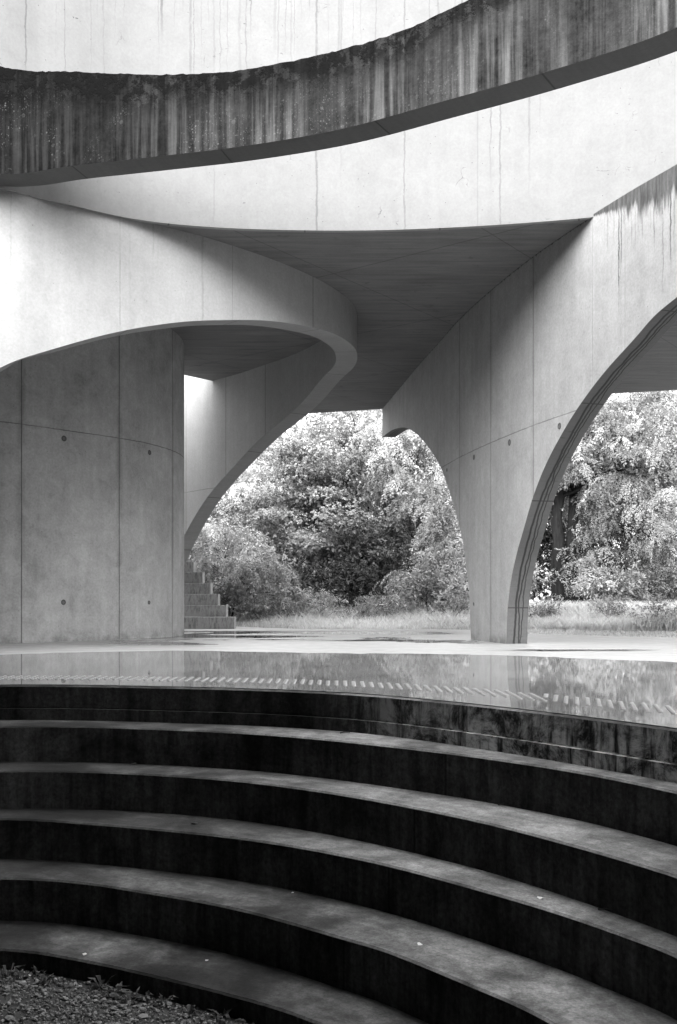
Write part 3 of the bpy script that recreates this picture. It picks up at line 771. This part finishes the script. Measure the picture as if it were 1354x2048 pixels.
def crown(name, seed, blobs, nclump, per, tmpl, mat, scale=1.0, crad=.42, droop=.55, flat=.6, plume=0):
    r = np.random.default_rng(seed); T = LT[tmpl]
    bl = np.array(blobs, float); vol = bl[:, 3]*bl[:, 4]*bl[:, 5]
    ci = r.choice(len(bl), nclump, p=(vol**.75)/(vol**.75).sum())
    dirs = unit(r.normal(size=(nclump, 3))); rad = r.uniform(.45, 1.0, (nclump, 1))**.6
    C = bl[ci, :3] + dirs*rad*bl[ci, 3:6]
    ct = r.beta(2, 2, nclump)
    out = unit(C - bl[ci, :3] + np.array((0, 0, .25)))
    k = np.repeat(np.arange(nclump), per); n = len(k)
    off = unit(r.normal(size=(n, 3))) * (r.uniform(.2, 1, (n, 1))**.5) * crad * r.uniform(.6, 1.4, nclump)[k][:, None]
    off[:, 2] *= flat
    pos = C[k] + off
    d = unit(unit(off)*.8 + out[k]*.55 + r.normal(size=(n, 3))*.35 + np.array((0, 0, -droop)))
    if plume:      # leaves strung along arching, hanging twigs instead of a round tuft
        nb = nclump*plume; bk = np.repeat(np.arange(nclump), plume)
        bd = unit(out[bk]*.9 + r.normal(size=(nb, 3))*.75); bd[:, 2] = np.abs(bd[:, 2])*.35; bd = unit(bd)
        bL = crad*r.uniform(1.1, 2.6, nb); bt = r.beta(1.3, 1.3, nb)
        j = np.repeat(np.arange(nb), int(per/plume)); n = len(j); k = bk[j]; t = r.uniform(.05, 1, n)
        pos = C[k] + bd[j]*(bL[j]*t)[:, None]; pos[:, 2] -= bL[j]*droop*.75*t**2
        sd = unit(np.cross(bd[j], np.array((0, 0, 1.0)))) * np.where(r.uniform(size=n) < .5, -1, 1)[:, None]
        d = unit(bd[j]*.55 + sd*.8 + r.normal(size=(n, 3))*.22 + np.array((0, 0, -1.0))*(droop*(.35 + .6*t))[:, None])
        ct = None; tj = bt[j]
    up = unit(np.array((0, 0, 1.0)) + out[k]*.35 + r.normal(size=(n, 3))*.35)
    yv = unit(np.cross(up, d)); zv = np.cross(d, yv)
    sc = r.uniform(.7, 1.25, (n, 1, 1))*scale
    TT = LV[tmpl][r.integers(0, 10, n)]
    V = pos[:, None, :] + sc*(TT[..., 0:1]*d[:, None] + TT[..., 1:2]*yv[:, None] + TT[..., 2:3]*zv[:, None])
    V = V.reshape(-1, 3); V[:, 2] = np.maximum(V[:, 2], -.02)
    nf = len(V)//4
    tone = np.clip(np.repeat((tj if plume else ct[k])*.72 + r.uniform(0, .28, n), len(T)//4) + r.normal(0, .05, nf), 0, 1)
    return np_mesh(name, V, np.arange(len(V)).reshape(-1, 4), mat, tone), C
def tubes(name, paths, mat, k=7):
    V, Fc = [], []
    for pts, rad in paths:
        pts = np.array(pts, float); T = unit(np.gradient(pts, axis=0)); b = len(V)
        for i, p_ in enumerate(pts):
            ref = np.array((1., 0, 0)) if abs(T[i, 0]) < .9 else np.array((0, 1., 0))
            a = unit(np.cross(T[i], ref)); c = np.cross(T[i], a)
            for j in range(k):
                th = 2*math.pi*j/k; V.append(p_ + rad[i]*(math.cos(th)*a + math.sin(th)*c))
        for i in range(len(pts)-1):
            for j in range(k): Fc.append((b+i*k+j, b+i*k+(j+1) % k, b+(i+1)*k+(j+1) % k, b+(i+1)*k+j))
    return np_mesh(name, np.array(V), np.array(Fc), mat, None, True)
def limb(p0, p1, r0, r1, rg, n=8, sag=.12):
    p0, p1 = np.array(p0, float), np.array(p1, float); L = np.linalg.norm(p1-p0); t = np.linspace(0, 1, n)
    P = p0[None]*(1-t)[:, None] + p1[None]*t[:, None]
    P[:, 2] += np.sin(t*math.pi)*L*sag
    P[1:-1] += rg.normal(0, L*(.02 if r0 < .1 else .006), (n-2, 3))
    return P, r0*(1-t) + r1*t
M_light = leaf_mat('pale_leaf', .06, .47, .27)
M_mid = leaf_mat('mid_leaf', .025, .33, .22)
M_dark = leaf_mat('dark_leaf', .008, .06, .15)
M_far = leaf_mat('far_pale_leaf', .1, .42, .4)
M_bark = bark_mat('dark_bark', .009)
def tree(name, label, cat, x, y, seed, stems, blobs, nclump, per, tmpl, mat, group=None, nl=26, imin=2, **kw):
    e = empty(name, (x, y, 0)); tag(e, label, cat, group)
    rg = np.random.default_rng(seed + 99)
    me, C = crown('crown', seed, blobs, nclump, per, tmpl, mat, **kw)
    link(bpy.data.objects.new('crown', me), e)
    paths = []; tops = []
    for (sx, sy, tx, ty, tz, r0) in stems:
        P, R = limb((sx, sy, -.05), (tx, ty, tz), r0, r0*(.45 if r0 > .1 else .12), rg, 12, .0); paths.append((P, R)); tops.append((P, R))
    for c in C[:nl]:
        P, R = tops[rg.integers(len(tops))]
        i = int(np.clip(np.searchsorted(P[:, 2], c[2]*.7 - .2), imin, len(P)-2))
        paths.append(limb(P[i], c, min(R[i]*.4, .035), .005, rg, 9, .14))
    link(bpy.data.objects.new('trunk', tubes('trunk', paths, M_bark)), e)
    return e
def blob_at(u, v, y, rx, ry, rz, x0, y0):
    """crown lump seen at (u,v) when standing y metres away, relative to the tree's foot"""
    return ((u-U0)/F*y - x0, y - y0, EYE + (VH-v)/F*y, rx, ry, rz)
def X_(u, y): return (u-U0)/F*y

def make_tree(name, label, cat, u, y, seed, lumps, nclump, per, tmpl, mat, stems=None, **kw):
    x = X_(u, y)
    bl = [blob_at(a, b, y + dy, rx, ry, rz, x, y) for (a, b, dy, rx, ry, rz) in lumps]
    top = max(q[2] for q in bl)
    stems = stems or [(0, 0, bl[0][0], bl[0][1], top, .05 if tmpl == 'palmate' else .022)]
    return tree(name, label, cat, x, y, seed, stems, bl, nclump, per, tmpl, mat, **kw)

make_tree('locust_sapling', 'pale young locust tree with drooping feathery leaves beside the stair', 'tree', 470, 18.3, 1,
          [(450, 1120, 0, .75, .6, .75), (530, 1150, -.2, .6, .5, .5), (420, 1060, .3, .5, .5, .6), (470, 1200, 0, .9, .5, .35)], 60, 40, 'pinnate_big', M_light, scale=.8, crad=.3, droop=.8, plume=4)
make_tree('maple_tree', 'tall leafy tree with thin dark stems in the middle of the opening', 'tree', 690, 21.5, 2,
          [(660, 1060, 0, 1.9, 1.2, 1.3), (700, 940, .2, 1.5, 1.0, 1.2), (600, 1000, .3, 1.1, .9, 1.0), (740, 1130, -.3, 1.6, 1.0, .8), (620, 1140, -.3, 1.4, 1.0, .8)], 120, 170, 'palmate', M_mid, scale=.62, crad=.58,
          stems=[(0, 0, .1, 0, 4.6, .06), (-.15, .1, -.9, .2, 3.8, .045), (.2, 0, .6, .1, 3.6, .04)], droop=.35, flat=.32)
make_tree('locust_tree', 'feathery locust tree hanging beside the pier on its left', 'tree', 880, 20.5, 3,
          [(860, 920, 0, 1.0, .9, .9), (820, 860, .2, .9, .8, .7), (900, 1010, -.1, .7, .7, .8), (930, 1080, -.3, .7, .6, .7), (780, 900, .2, .7, .7, .6)], 110, 44, 'pinnate_big', M_light, scale=.72, droop=1.1, plume=4, crad=.36)
make_tree('locust_tree', 'large locust tree with a thick twin trunk right of the pier', 'tree', 1126, 22.0, 4,
          [(1260, 900, 0, 1.6, 1.2, 1.2), (1330, 1020, -.4, 1.3, 1.0, 1.2), (1210, 940, .3, .9, .9, .8), (1130, 940, .5, .5, .5, .5), (1280, 1130, -.6, 1.3, .8, .7), (1340, 860, .3, 1.2, 1.0, 1.1), (1190, 850, .3, 1.2, 1., .9)], 250, 52, 'pinnate_big', M_mid, scale=.72, crad=.42, plume=4,
          stems=[(-.10, 0, -.18, 0, 5.0, .17), (.14, .05, .35, .1, 5.2, .16)], droop=.85, nl=18, imin=6)
make_tree('bush', 'bright flowering bush at the foot of the trees left of the pier', 'bush', 860, 18.6, 5,
          [(850, 1190, 0, .6, .5, .35), (910, 1170, 0, .5, .5, .4), (800, 1215, 0, .4, .4, .2)], 40, 22, 'bush', M_light, droop=.2, crad=.25, nl=14)
make_tree('locust_sapling', 'small locust sprout reaching out of the dark beside the flowering bush', 'tree', 830, 19.0, 6,
          [(815, 1145, 0, .35, .35, .16), (870, 1120, .2, .35, .35, .25), (900, 1090, .2, .4, .4, .4)], 22, 30, 'pinnate_big', M_light, scale=.8, plume=3, crad=.22, droop=.7, nl=10)
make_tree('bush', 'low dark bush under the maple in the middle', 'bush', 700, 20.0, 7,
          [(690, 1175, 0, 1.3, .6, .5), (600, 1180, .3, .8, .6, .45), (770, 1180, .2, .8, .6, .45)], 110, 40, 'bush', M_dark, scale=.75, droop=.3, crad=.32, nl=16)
make_tree('bush', 'broad-leaved bush behind the stair foot', 'bush', 560, 18.9, 8,
          [(560, 1205, 0, .6, .4, .28), (620, 1212, .3, .5, .4, .22), (500, 1215, 0, .4, .4, .2)], 30, 22, 'bush', M_light, droop=.2, crad=.22, nl=10)
make_tree('bush', 'leafy bush at the foot of the twin trunk', 'bush', 1190, 20.5, 9,
          [(1240, 1180, 0, .45, .5, .4), (1062, 1170, .6, .25, .4, .5), (1270, 1185, -.3, .8, .5, .4), (1340, 1180, 0, .7, .5, .5)], 75, 22, 'bush', M_mid, droop=.3, crad=.3, nl=16)
for i, (u, v, y, r_, lab) in enumerate(((520, 1225, 17.6, .22, 'tall pale weed nearest the stair foot'), (640, 1215, 18.0, .26, 'leafy weed standing in the grass under the middle tree'),
        (718, 1232, 17.3, .16, 'short spiky weed at the paving edge in the middle'), (770, 1222, 17.8, .2, 'weed in the grass left of the flowering bush'), (905, 1218, 17.6, .24, 'bushy weed in the grass touching the pier foot'),
        (1088, 1228, 16.6, .13, 'weed in the grass just right of the pier'), (1215, 1222, 16.0, .22, 'weed in the grass right of the twin trunk'), (1310, 1228, 15.2, .24, 'pale weed clump in the grass at the right edge'))):
    make_tree('tall_weed', lab, 'weed', u, y, 80 + i, [(u, v, 0, r_*1.4, r_, r_), (u + 14, v - 22, .1, r_*.5, r_*.5, r_*.9)], 14, 14, 'bush', M_light, group='tall weeds in the grass', scale=.7, crad=.14, droop=.0, nl=8,
              stems=[(0, 0, .02, 0, .35, .006)])
# farther trees closing the view
for i, (u, y, v, r, mat, tm, lab) in enumerate((
        (560, 27, 960, 1.9, M_far, 'palmate', 'pale hazy tree far behind the left arch'),
        (620, 31, 850, 2.6, M_light, 'palmate', 'pale treetop under the slab edge, left of the middle tree'), (490, 30, 1010, 2.0, M_far, 'palmate', 'pale hazy tree between the stair sapling and the arch'),
        (430, 25, 1020, 1.7, M_light, 'pinnate_big', 'pale locust tree behind the stair'),
        (720, 30, 870, 2.4, M_light, 'palmate', 'bright crown behind the middle tree'),
        (820, 27, 980, 1.9, M_mid, 'palmate', 'tree between the middle tree and the hanging locust'),
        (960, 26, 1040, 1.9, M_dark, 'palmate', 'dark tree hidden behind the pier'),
        (1130, 27, 960, 2.0, M_dark, 'pinnate_big', 'locust behind the twin trunk'),
        (1280, 29, 860, 2.4, M_mid, 'pinnate_big', 'pale crown high behind the twin trunk locust'),
        (1400, 27, 1000, 2.2, M_dark, 'palmate', 'dark tree at the right edge'),
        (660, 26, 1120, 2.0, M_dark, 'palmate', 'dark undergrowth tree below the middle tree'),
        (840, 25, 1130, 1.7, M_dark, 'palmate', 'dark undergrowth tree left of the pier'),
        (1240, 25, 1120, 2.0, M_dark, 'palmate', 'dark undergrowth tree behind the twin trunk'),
        (300, 26, 1000, 2.2, M_mid, 'palmate', 'tree hidden behind the grey curved wall'))):
    make_tree('background_tree', lab, 'tree', u, y, 40 + i, [(u, v, 0, r, r*.7, r*.75), (u-60, v+70, .3, r*.7, r*.6, r*.6), (u+60, v+90, .2, r*.7, r*.6, r*.6)], 140, 46, tm, mat,
              group='trees behind the plaza', scale=.8, crad=.55, droop=.5, nl=14, plume=4 if tm == 'pinnate_big' else 0)

# long grass between plaza and trees
def grass():
    r = np.random.default_rng(5); n = 110000
    u = r.uniform(360, 1500, n); y = 15.0 + r.uniform(0, 1, n)**1.3*8
    x = (u-U0)/F*y; ang = np.arctan2(y-CEN[1], x-CEN[0]); rad = np.hypot(x-CEN[0], y-CEN[1]); lim = np.interp(ang, ANG, RP)
    keep = rad > lim + r.uniform(-.01, .12, n)**1.0
    x, y, rad, lim = x[keep], y[keep], rad[keep], lim[keep]; n = len(x)
    xa = r.uniform(2.6, 7, 42000); ya = r.uniform(11.5, 17.5, 42000)
    aa = np.arctan2(ya-CEN[1], xa-CEN[0]); ra = np.hypot(xa-CEN[0], ya-CEN[1]); la_ = np.interp(aa, ANG, RP); kk = (ra > la_ - .03) & (ra < la_ + 1.2)
    x = np.r_[x, xa[kk]]; y = np.r_[y, ya[kk]]; rad = np.r_[rad, ra[kk]]; lim = np.r_[lim, la_[kk]]; n = len(x)
    nearr = rad - lim
    patch = .5 + .5*np.sin(x*1.7 + 1)*np.sin(y*1.3) + r.normal(0, .2, n)
    H = np.clip(.09 + nearr*.085, .06, .38)*(.4 + .85*r.uniform(0, 1, n))*(.8 + .25*patch)
    rt = (x > 2.2); H[rt] = np.clip(.04 + np.maximum(nearr[rt] - .6, 0)*.085, .04, .42)*(.6 + .6*r.uniform(0, 1, rt.sum()))
    a = r.uniform(0, 6.28, n); wd = r.uniform(.0025, .008, n); lean = r.uniform(.15, 1.0, n)*H
    la = r.uniform(0, 6.28, n)
    b = np.c_[x, y, np.full(n, -.035)]; sx = np.c_[np.cos(a)*wd, np.sin(a)*wd, np.zeros(n)]
    mid = b + np.c_[np.cos(la)*lean*.35, np.sin(la)*lean*.35, H*.62]; tip = b + np.c_[np.cos(la)*lean, np.sin(la)*lean, H]
    V = np.stack([b - sx, b + sx, mid + sx*.7, tip, mid - sx*.7], 1).reshape(-1, 3)
    tone = np.clip(.5*np.clip(patch, 0, 1) + r.uniform(0, .5, n), 0, 1)
    me = np_mesh('grass', V, np.arange(len(V)).reshape(-1, 5), leaf_mat('grass_blade', .3, .8, .4, .5, .3), tone)
    tag(link(bpy.data.objects.new('grass', me)), 'long wet grass growing between the plaza and the trees', 'grass', kind='stuff')
grass()

# ---------------------------------------------------------------- gravel, weeds and fallen bits in the pit
def pebbles():
    r = np.random.default_rng(11); n = 26000
    t = (1 + 5**.5)/2
    I = unit(np.array([(-1,t,0),(1,t,0),(-1,-t,0),(1,-t,0),(0,-1,t),(0,1,t),(0,-1,-t),(0,1,-t),(t,0,-1),(t,0,1),(-t,0,-1),(-t,0,1)], float))
    Fi = np.array([(0,11,5),(0,5,1),(0,1,7),(0,7,10),(0,10,11),(1,5,9),(5,11,4),(11,10,2),(10,7,6),(7,1,8),(3,9,4),(3,4,2),(3,2,6),(3,6,8),(3,8,9),(4,9,5),(2,4,11),(6,2,10),(8,6,7),(9,8,1)])
    x = r.uniform(-1.9, .5, n); y = r.uniform(2.7, 4.05, n)
    a = np.arctan2(y-CEN[1], x-CEN[0]); ok = np.hypot(x-CEN[0], y-CEN[1]) < np.interp(a, ANG, RR[5]) - .02
    x, y = x[ok], y[ok]; n = len(x)
    sz = np.clip(r.lognormal(-5.55, .5, n), .002, .016)
    ax = sz[:, None]*r.uniform(.6, 1.3, (n, 3))*np.array((1, 1, .7)); th = r.uniform(0, 6.28, n)
    J = I[None]*(1 + r.normal(0, .12, (n, 12, 1)))*ax[:, None]
    c, s_ = np.cos(th)[:, None], np.sin(th)[:, None]
    V = np.stack([J[..., 0]*c - J[..., 1]*s_, J[..., 0]*s_ + J[..., 1]*c, J[..., 2]], -1) + np.stack([x, y, ZG + sz*.35 + r.uniform(0, .006, n)], -1)[:, None]
    Fq = (Fi[None] + 12*np.arange(n)[:, None, None]).reshape(-1, 3)
    tone = np.repeat(r.beta(1.6, 2.4, n), 20)
    me = np_mesh('gravel', V.reshape(-1, 3), Fq, leaf_mat('pebble', .02, .26, 0.0, .6, .4), tone)
    tag(link(bpy.data.objects.new('gravel', me)), 'loose pale gravel covering the floor below the lowest step', 'gravel', kind='stuff')
pebbles()
M_weed = leaf_mat('weed_leaf', .02, .14, .3)
def weed(u, v, seed, h, label, nl=16):
    r = np.random.default_rng(seed); x, y = unproj(u, v, ZG)
    V, t = [], []
    for i in range(nl):
        a = r.uniform(0, 6.28); L = h*r.uniform(.25, .85); w_ = r.uniform(.003, .010); d = np.array((math.cos(a), math.sin(a), 0)); sd = np.array((-d[1], d[0], 0))
        b0 = d*r.uniform(0, .02); m1 = b0 + d*L*.35 + np.array((0, 0, L*.6)); e1 = b0 + d*L*r.uniform(.6, 1.0) + np.array((0, 0, L*r.uniform(.3, .9)))
        V += [b0, m1 + sd*w_, e1, m1 - sd*w_]; t.append(r.uniform(0, 1))
    me = np_mesh('weed', np.array(V), np.arange(len(V)).reshape(-1, 4), M_weed, np.array(t))
    o = link(bpy.data.objects.new('weed', me)); o.location = (x, y, ZG)
    tag(o, label, 'weed', 'weeds along the foot of the lowest step')
for i, (u, v, h) in enumerate(((15, 1945, .09), (40, 1950, .06), (92, 1958, .05), (205, 1968, .08), (235, 1982, .07), (262, 1990, .07), (290, 1985, .05), (330, 1994, .06), (445, 2022, .06), (500, 2034, .05), (75, 1942, .05), (380, 2012, .045))):
    weed(u, v + (9 if u < 250 else 16), 60 + i, h, 'low weed sprouting from the gravel against the lowest step')
M_pet = plain_mat('fallen_petal', .55, .6, .3, 30, .3); M_dry = plain_mat('dry_leaf', .03, .7, .2, 30, .6)
def bit(name, k, u, v, size, mat, label, seed):
    r = np.random.default_rng(seed); z = -RISE*k if k < 6 else ZG + .01; x, y = unproj(u, v, z)
    n = 9; o_ = MB(); c = np.array((0, 0, size*.35))
    rim = [(size*r.uniform(.55, 1)*math.cos(2*math.pi*i/n), size*r.uniform(.45, .9)*math.sin(2*math.pi*i/n), size*r.uniform(.02, .35)) for i in range(n)]
    low = [(q[0]*.6, q[1]*.6, 0.0005) for q in rim]
    for i in range(n):
        j = (i+1) % n; o_.face([rim[i], rim[j], tuple(c)], smooth=True); o_.face([low[i], low[j], rim[j], rim[i]], smooth=True)
    ob = o_.build(name, mat, None, (x, y, z)); ob.rotation_euler.z = r.uniform(0, 6)
    tag(ob, label, 'fallen leaf' if 'leaf' in name else 'petal')
bit('dry_leaf', 2, 268, 1529, .022, M_dry, 'small dark curled leaf on the second step from the top, left side', 1)
bit('dry_leaf', 3, 389, 1648, .022, M_dry, 'small dark curled leaf on the middle step, left of centre', 2)
bit('petal', 4, 585, 1786, .010, M_pet, 'tiny white petal on the fourth step, centre', 3)
bit('petal', 3, 1080, 1797, .014, M_pet, 'tiny white petal on the middle step at the right', 4)
bit('petal', 4, 840, 1889, .014, M_pet, 'tiny pale petal on the fourth step, right of centre', 5)
bit('petal', 5, 169, 1909, .013, M_pet, 'tiny white petal on the lowest step at the left', 6)
bit('petal', 5, 414, 1921, .008, M_pet, 'tiny white speck of a petal on the lowest step, centre', 7)
bit('petal', 6, 325, 1972, .012, M_pet, 'pale petal lying on the gravel close to the lowest step, left of centre', 9)
bit('petal', 6, 441, 2012, .013, M_pet, 'pale petal on the gravel in the corner where it narrows to a point', 10)
bit('petal', 6, 60, 1952, .011, M_pet, 'pale petal on the gravel at the far left under the lowest step', 11)
def twig(k, u, v, L, yaw, label):
    x, y = unproj(u, v, -RISE*k); r = np.random.default_rng(int(u))
    pts = [(L*(t-.5), r.normal(0, L*.03), .004 + .003*math.sin(t*3)) for t in np.linspace(0, 1, 6)]
    o_ = link(bpy.data.objects.new('twig', tubes('twig', [(pts, np.linspace(.0032, .0018, 6))], M_dry, 5))); o_.location = (x, y, -RISE*k); o_.rotation_euler.z = yaw
    tag(o_, label, 'twig')
twig(2, 1015, 1611, .075, -.1, 'thin dark twig lying on the second step at the right')
twig(3, 1215, 1823, .06, -.5, 'short dark twig on the middle step at the far right')
twig(1, 690, 1467, .05, .3, 'tiny twig on the top step below the paving edge')
bit('dry_leaf', 2, 911, 1588, .02, M_dry, 'narrow dark dry leaf on the second step, right of centre', 8)

# ---------------------------------------------------------------- world, sun, camera
W = bpy.data.worlds.new('World'); S.world = W; W.use_nodes = True
nt = W.node_tree; nt.nodes.clear()
sky = nt.nodes.new('ShaderNodeTexSky'); sky.sky_type = 'NISHITA'; sky.sun_disc = False
SUN_EL, SUN_AZ = math.radians(40), math.radians(-170)
sky.sun_elevation = SUN_EL; sky.sun_rotation = SUN_AZ; sky.air_density = 1.0; sky.dust_density = 3.0
bwn = nt.nodes.new('ShaderNodeRGBToBW'); mixn = nt.nodes.new('ShaderNodeMix'); mixn.data_type = 'FLOAT'
bg = nt.nodes.new('ShaderNodeBackground'); wo = nt.nodes.new('ShaderNodeOutputWorld')
nt.links.new(sky.outputs[0], bwn.inputs[0]); nt.links.new(bwn.outputs[0], mixn.inputs[2]); mixn.inputs[0].default_value = .85; mixn.inputs[3].default_value = 9.0
# overcast: the zenith is about three times as bright as the horizon
tc_ = nt.nodes.new('ShaderNodeTexCoord'); sx_ = nt.nodes.new('ShaderNodeSeparateXYZ'); nt.links.new(tc_.outputs['Generated'], sx_.inputs[0])
mr_ = nt.nodes.new('ShaderNodeMapRange'); nt.links.new(sx_.outputs[2], mr_.inputs[0]); mr_.inputs[3].default_value = .33; mr_.inputs[4].default_value = 1.0
mu_ = nt.nodes.new('ShaderNodeMath'); mu_.operation = 'MULTIPLY'; nt.links.new(mixn.outputs[0], mu_.inputs[0]); nt.links.new(mr_.outputs[0], mu_.inputs[1])
nt.links.new(mu_.outputs[0], bg.inputs[0]); bg.inputs[1].default_value = .08
nt.links.new(bg.outputs[0], wo.inputs[0])
sl_ = bpy.data.lights.new('sun', 'SUN'); sl_.energy = 1.2; sl_.angle = math.radians(60)
so = bpy.data.objects.new('sun', sl_); COL.objects.link(so)
dv = Vector((math.sin(SUN_AZ)*math.cos(SUN_EL), math.cos(SUN_AZ)*math.cos(SUN_EL), math.sin(SUN_EL)))
so.rotation_euler = dv.to_track_quat('Z', 'Y').to_euler(); so.location = (0, 0, 20)

cam = bpy.data.cameras.new('camera'); co = bpy.data.objects.new('camera', cam); COL.objects.link(co)
co.location = (0, 0, EYE); co.rotation_euler = (math.pi/2, 0, 0)
cam.sensor_fit = 'VERTICAL'; cam.sensor_height = 36; cam.sensor_width = 24; cam.lens = F/2048*36; cam.shift_y = (VH - 1024)/2048
cam.clip_start = .05; cam.clip_end = 1000
S.camera = co
S.view_settings.view_transform = 'Standard'; S.view_settings.look = 'None'; S.view_settings.gamma = 1.0; S.view_settings.exposure = 3.65
S.cycles.max_bounces = 10; S.cycles.diffuse_bounces = 6
S.cycles.use_denoising = True
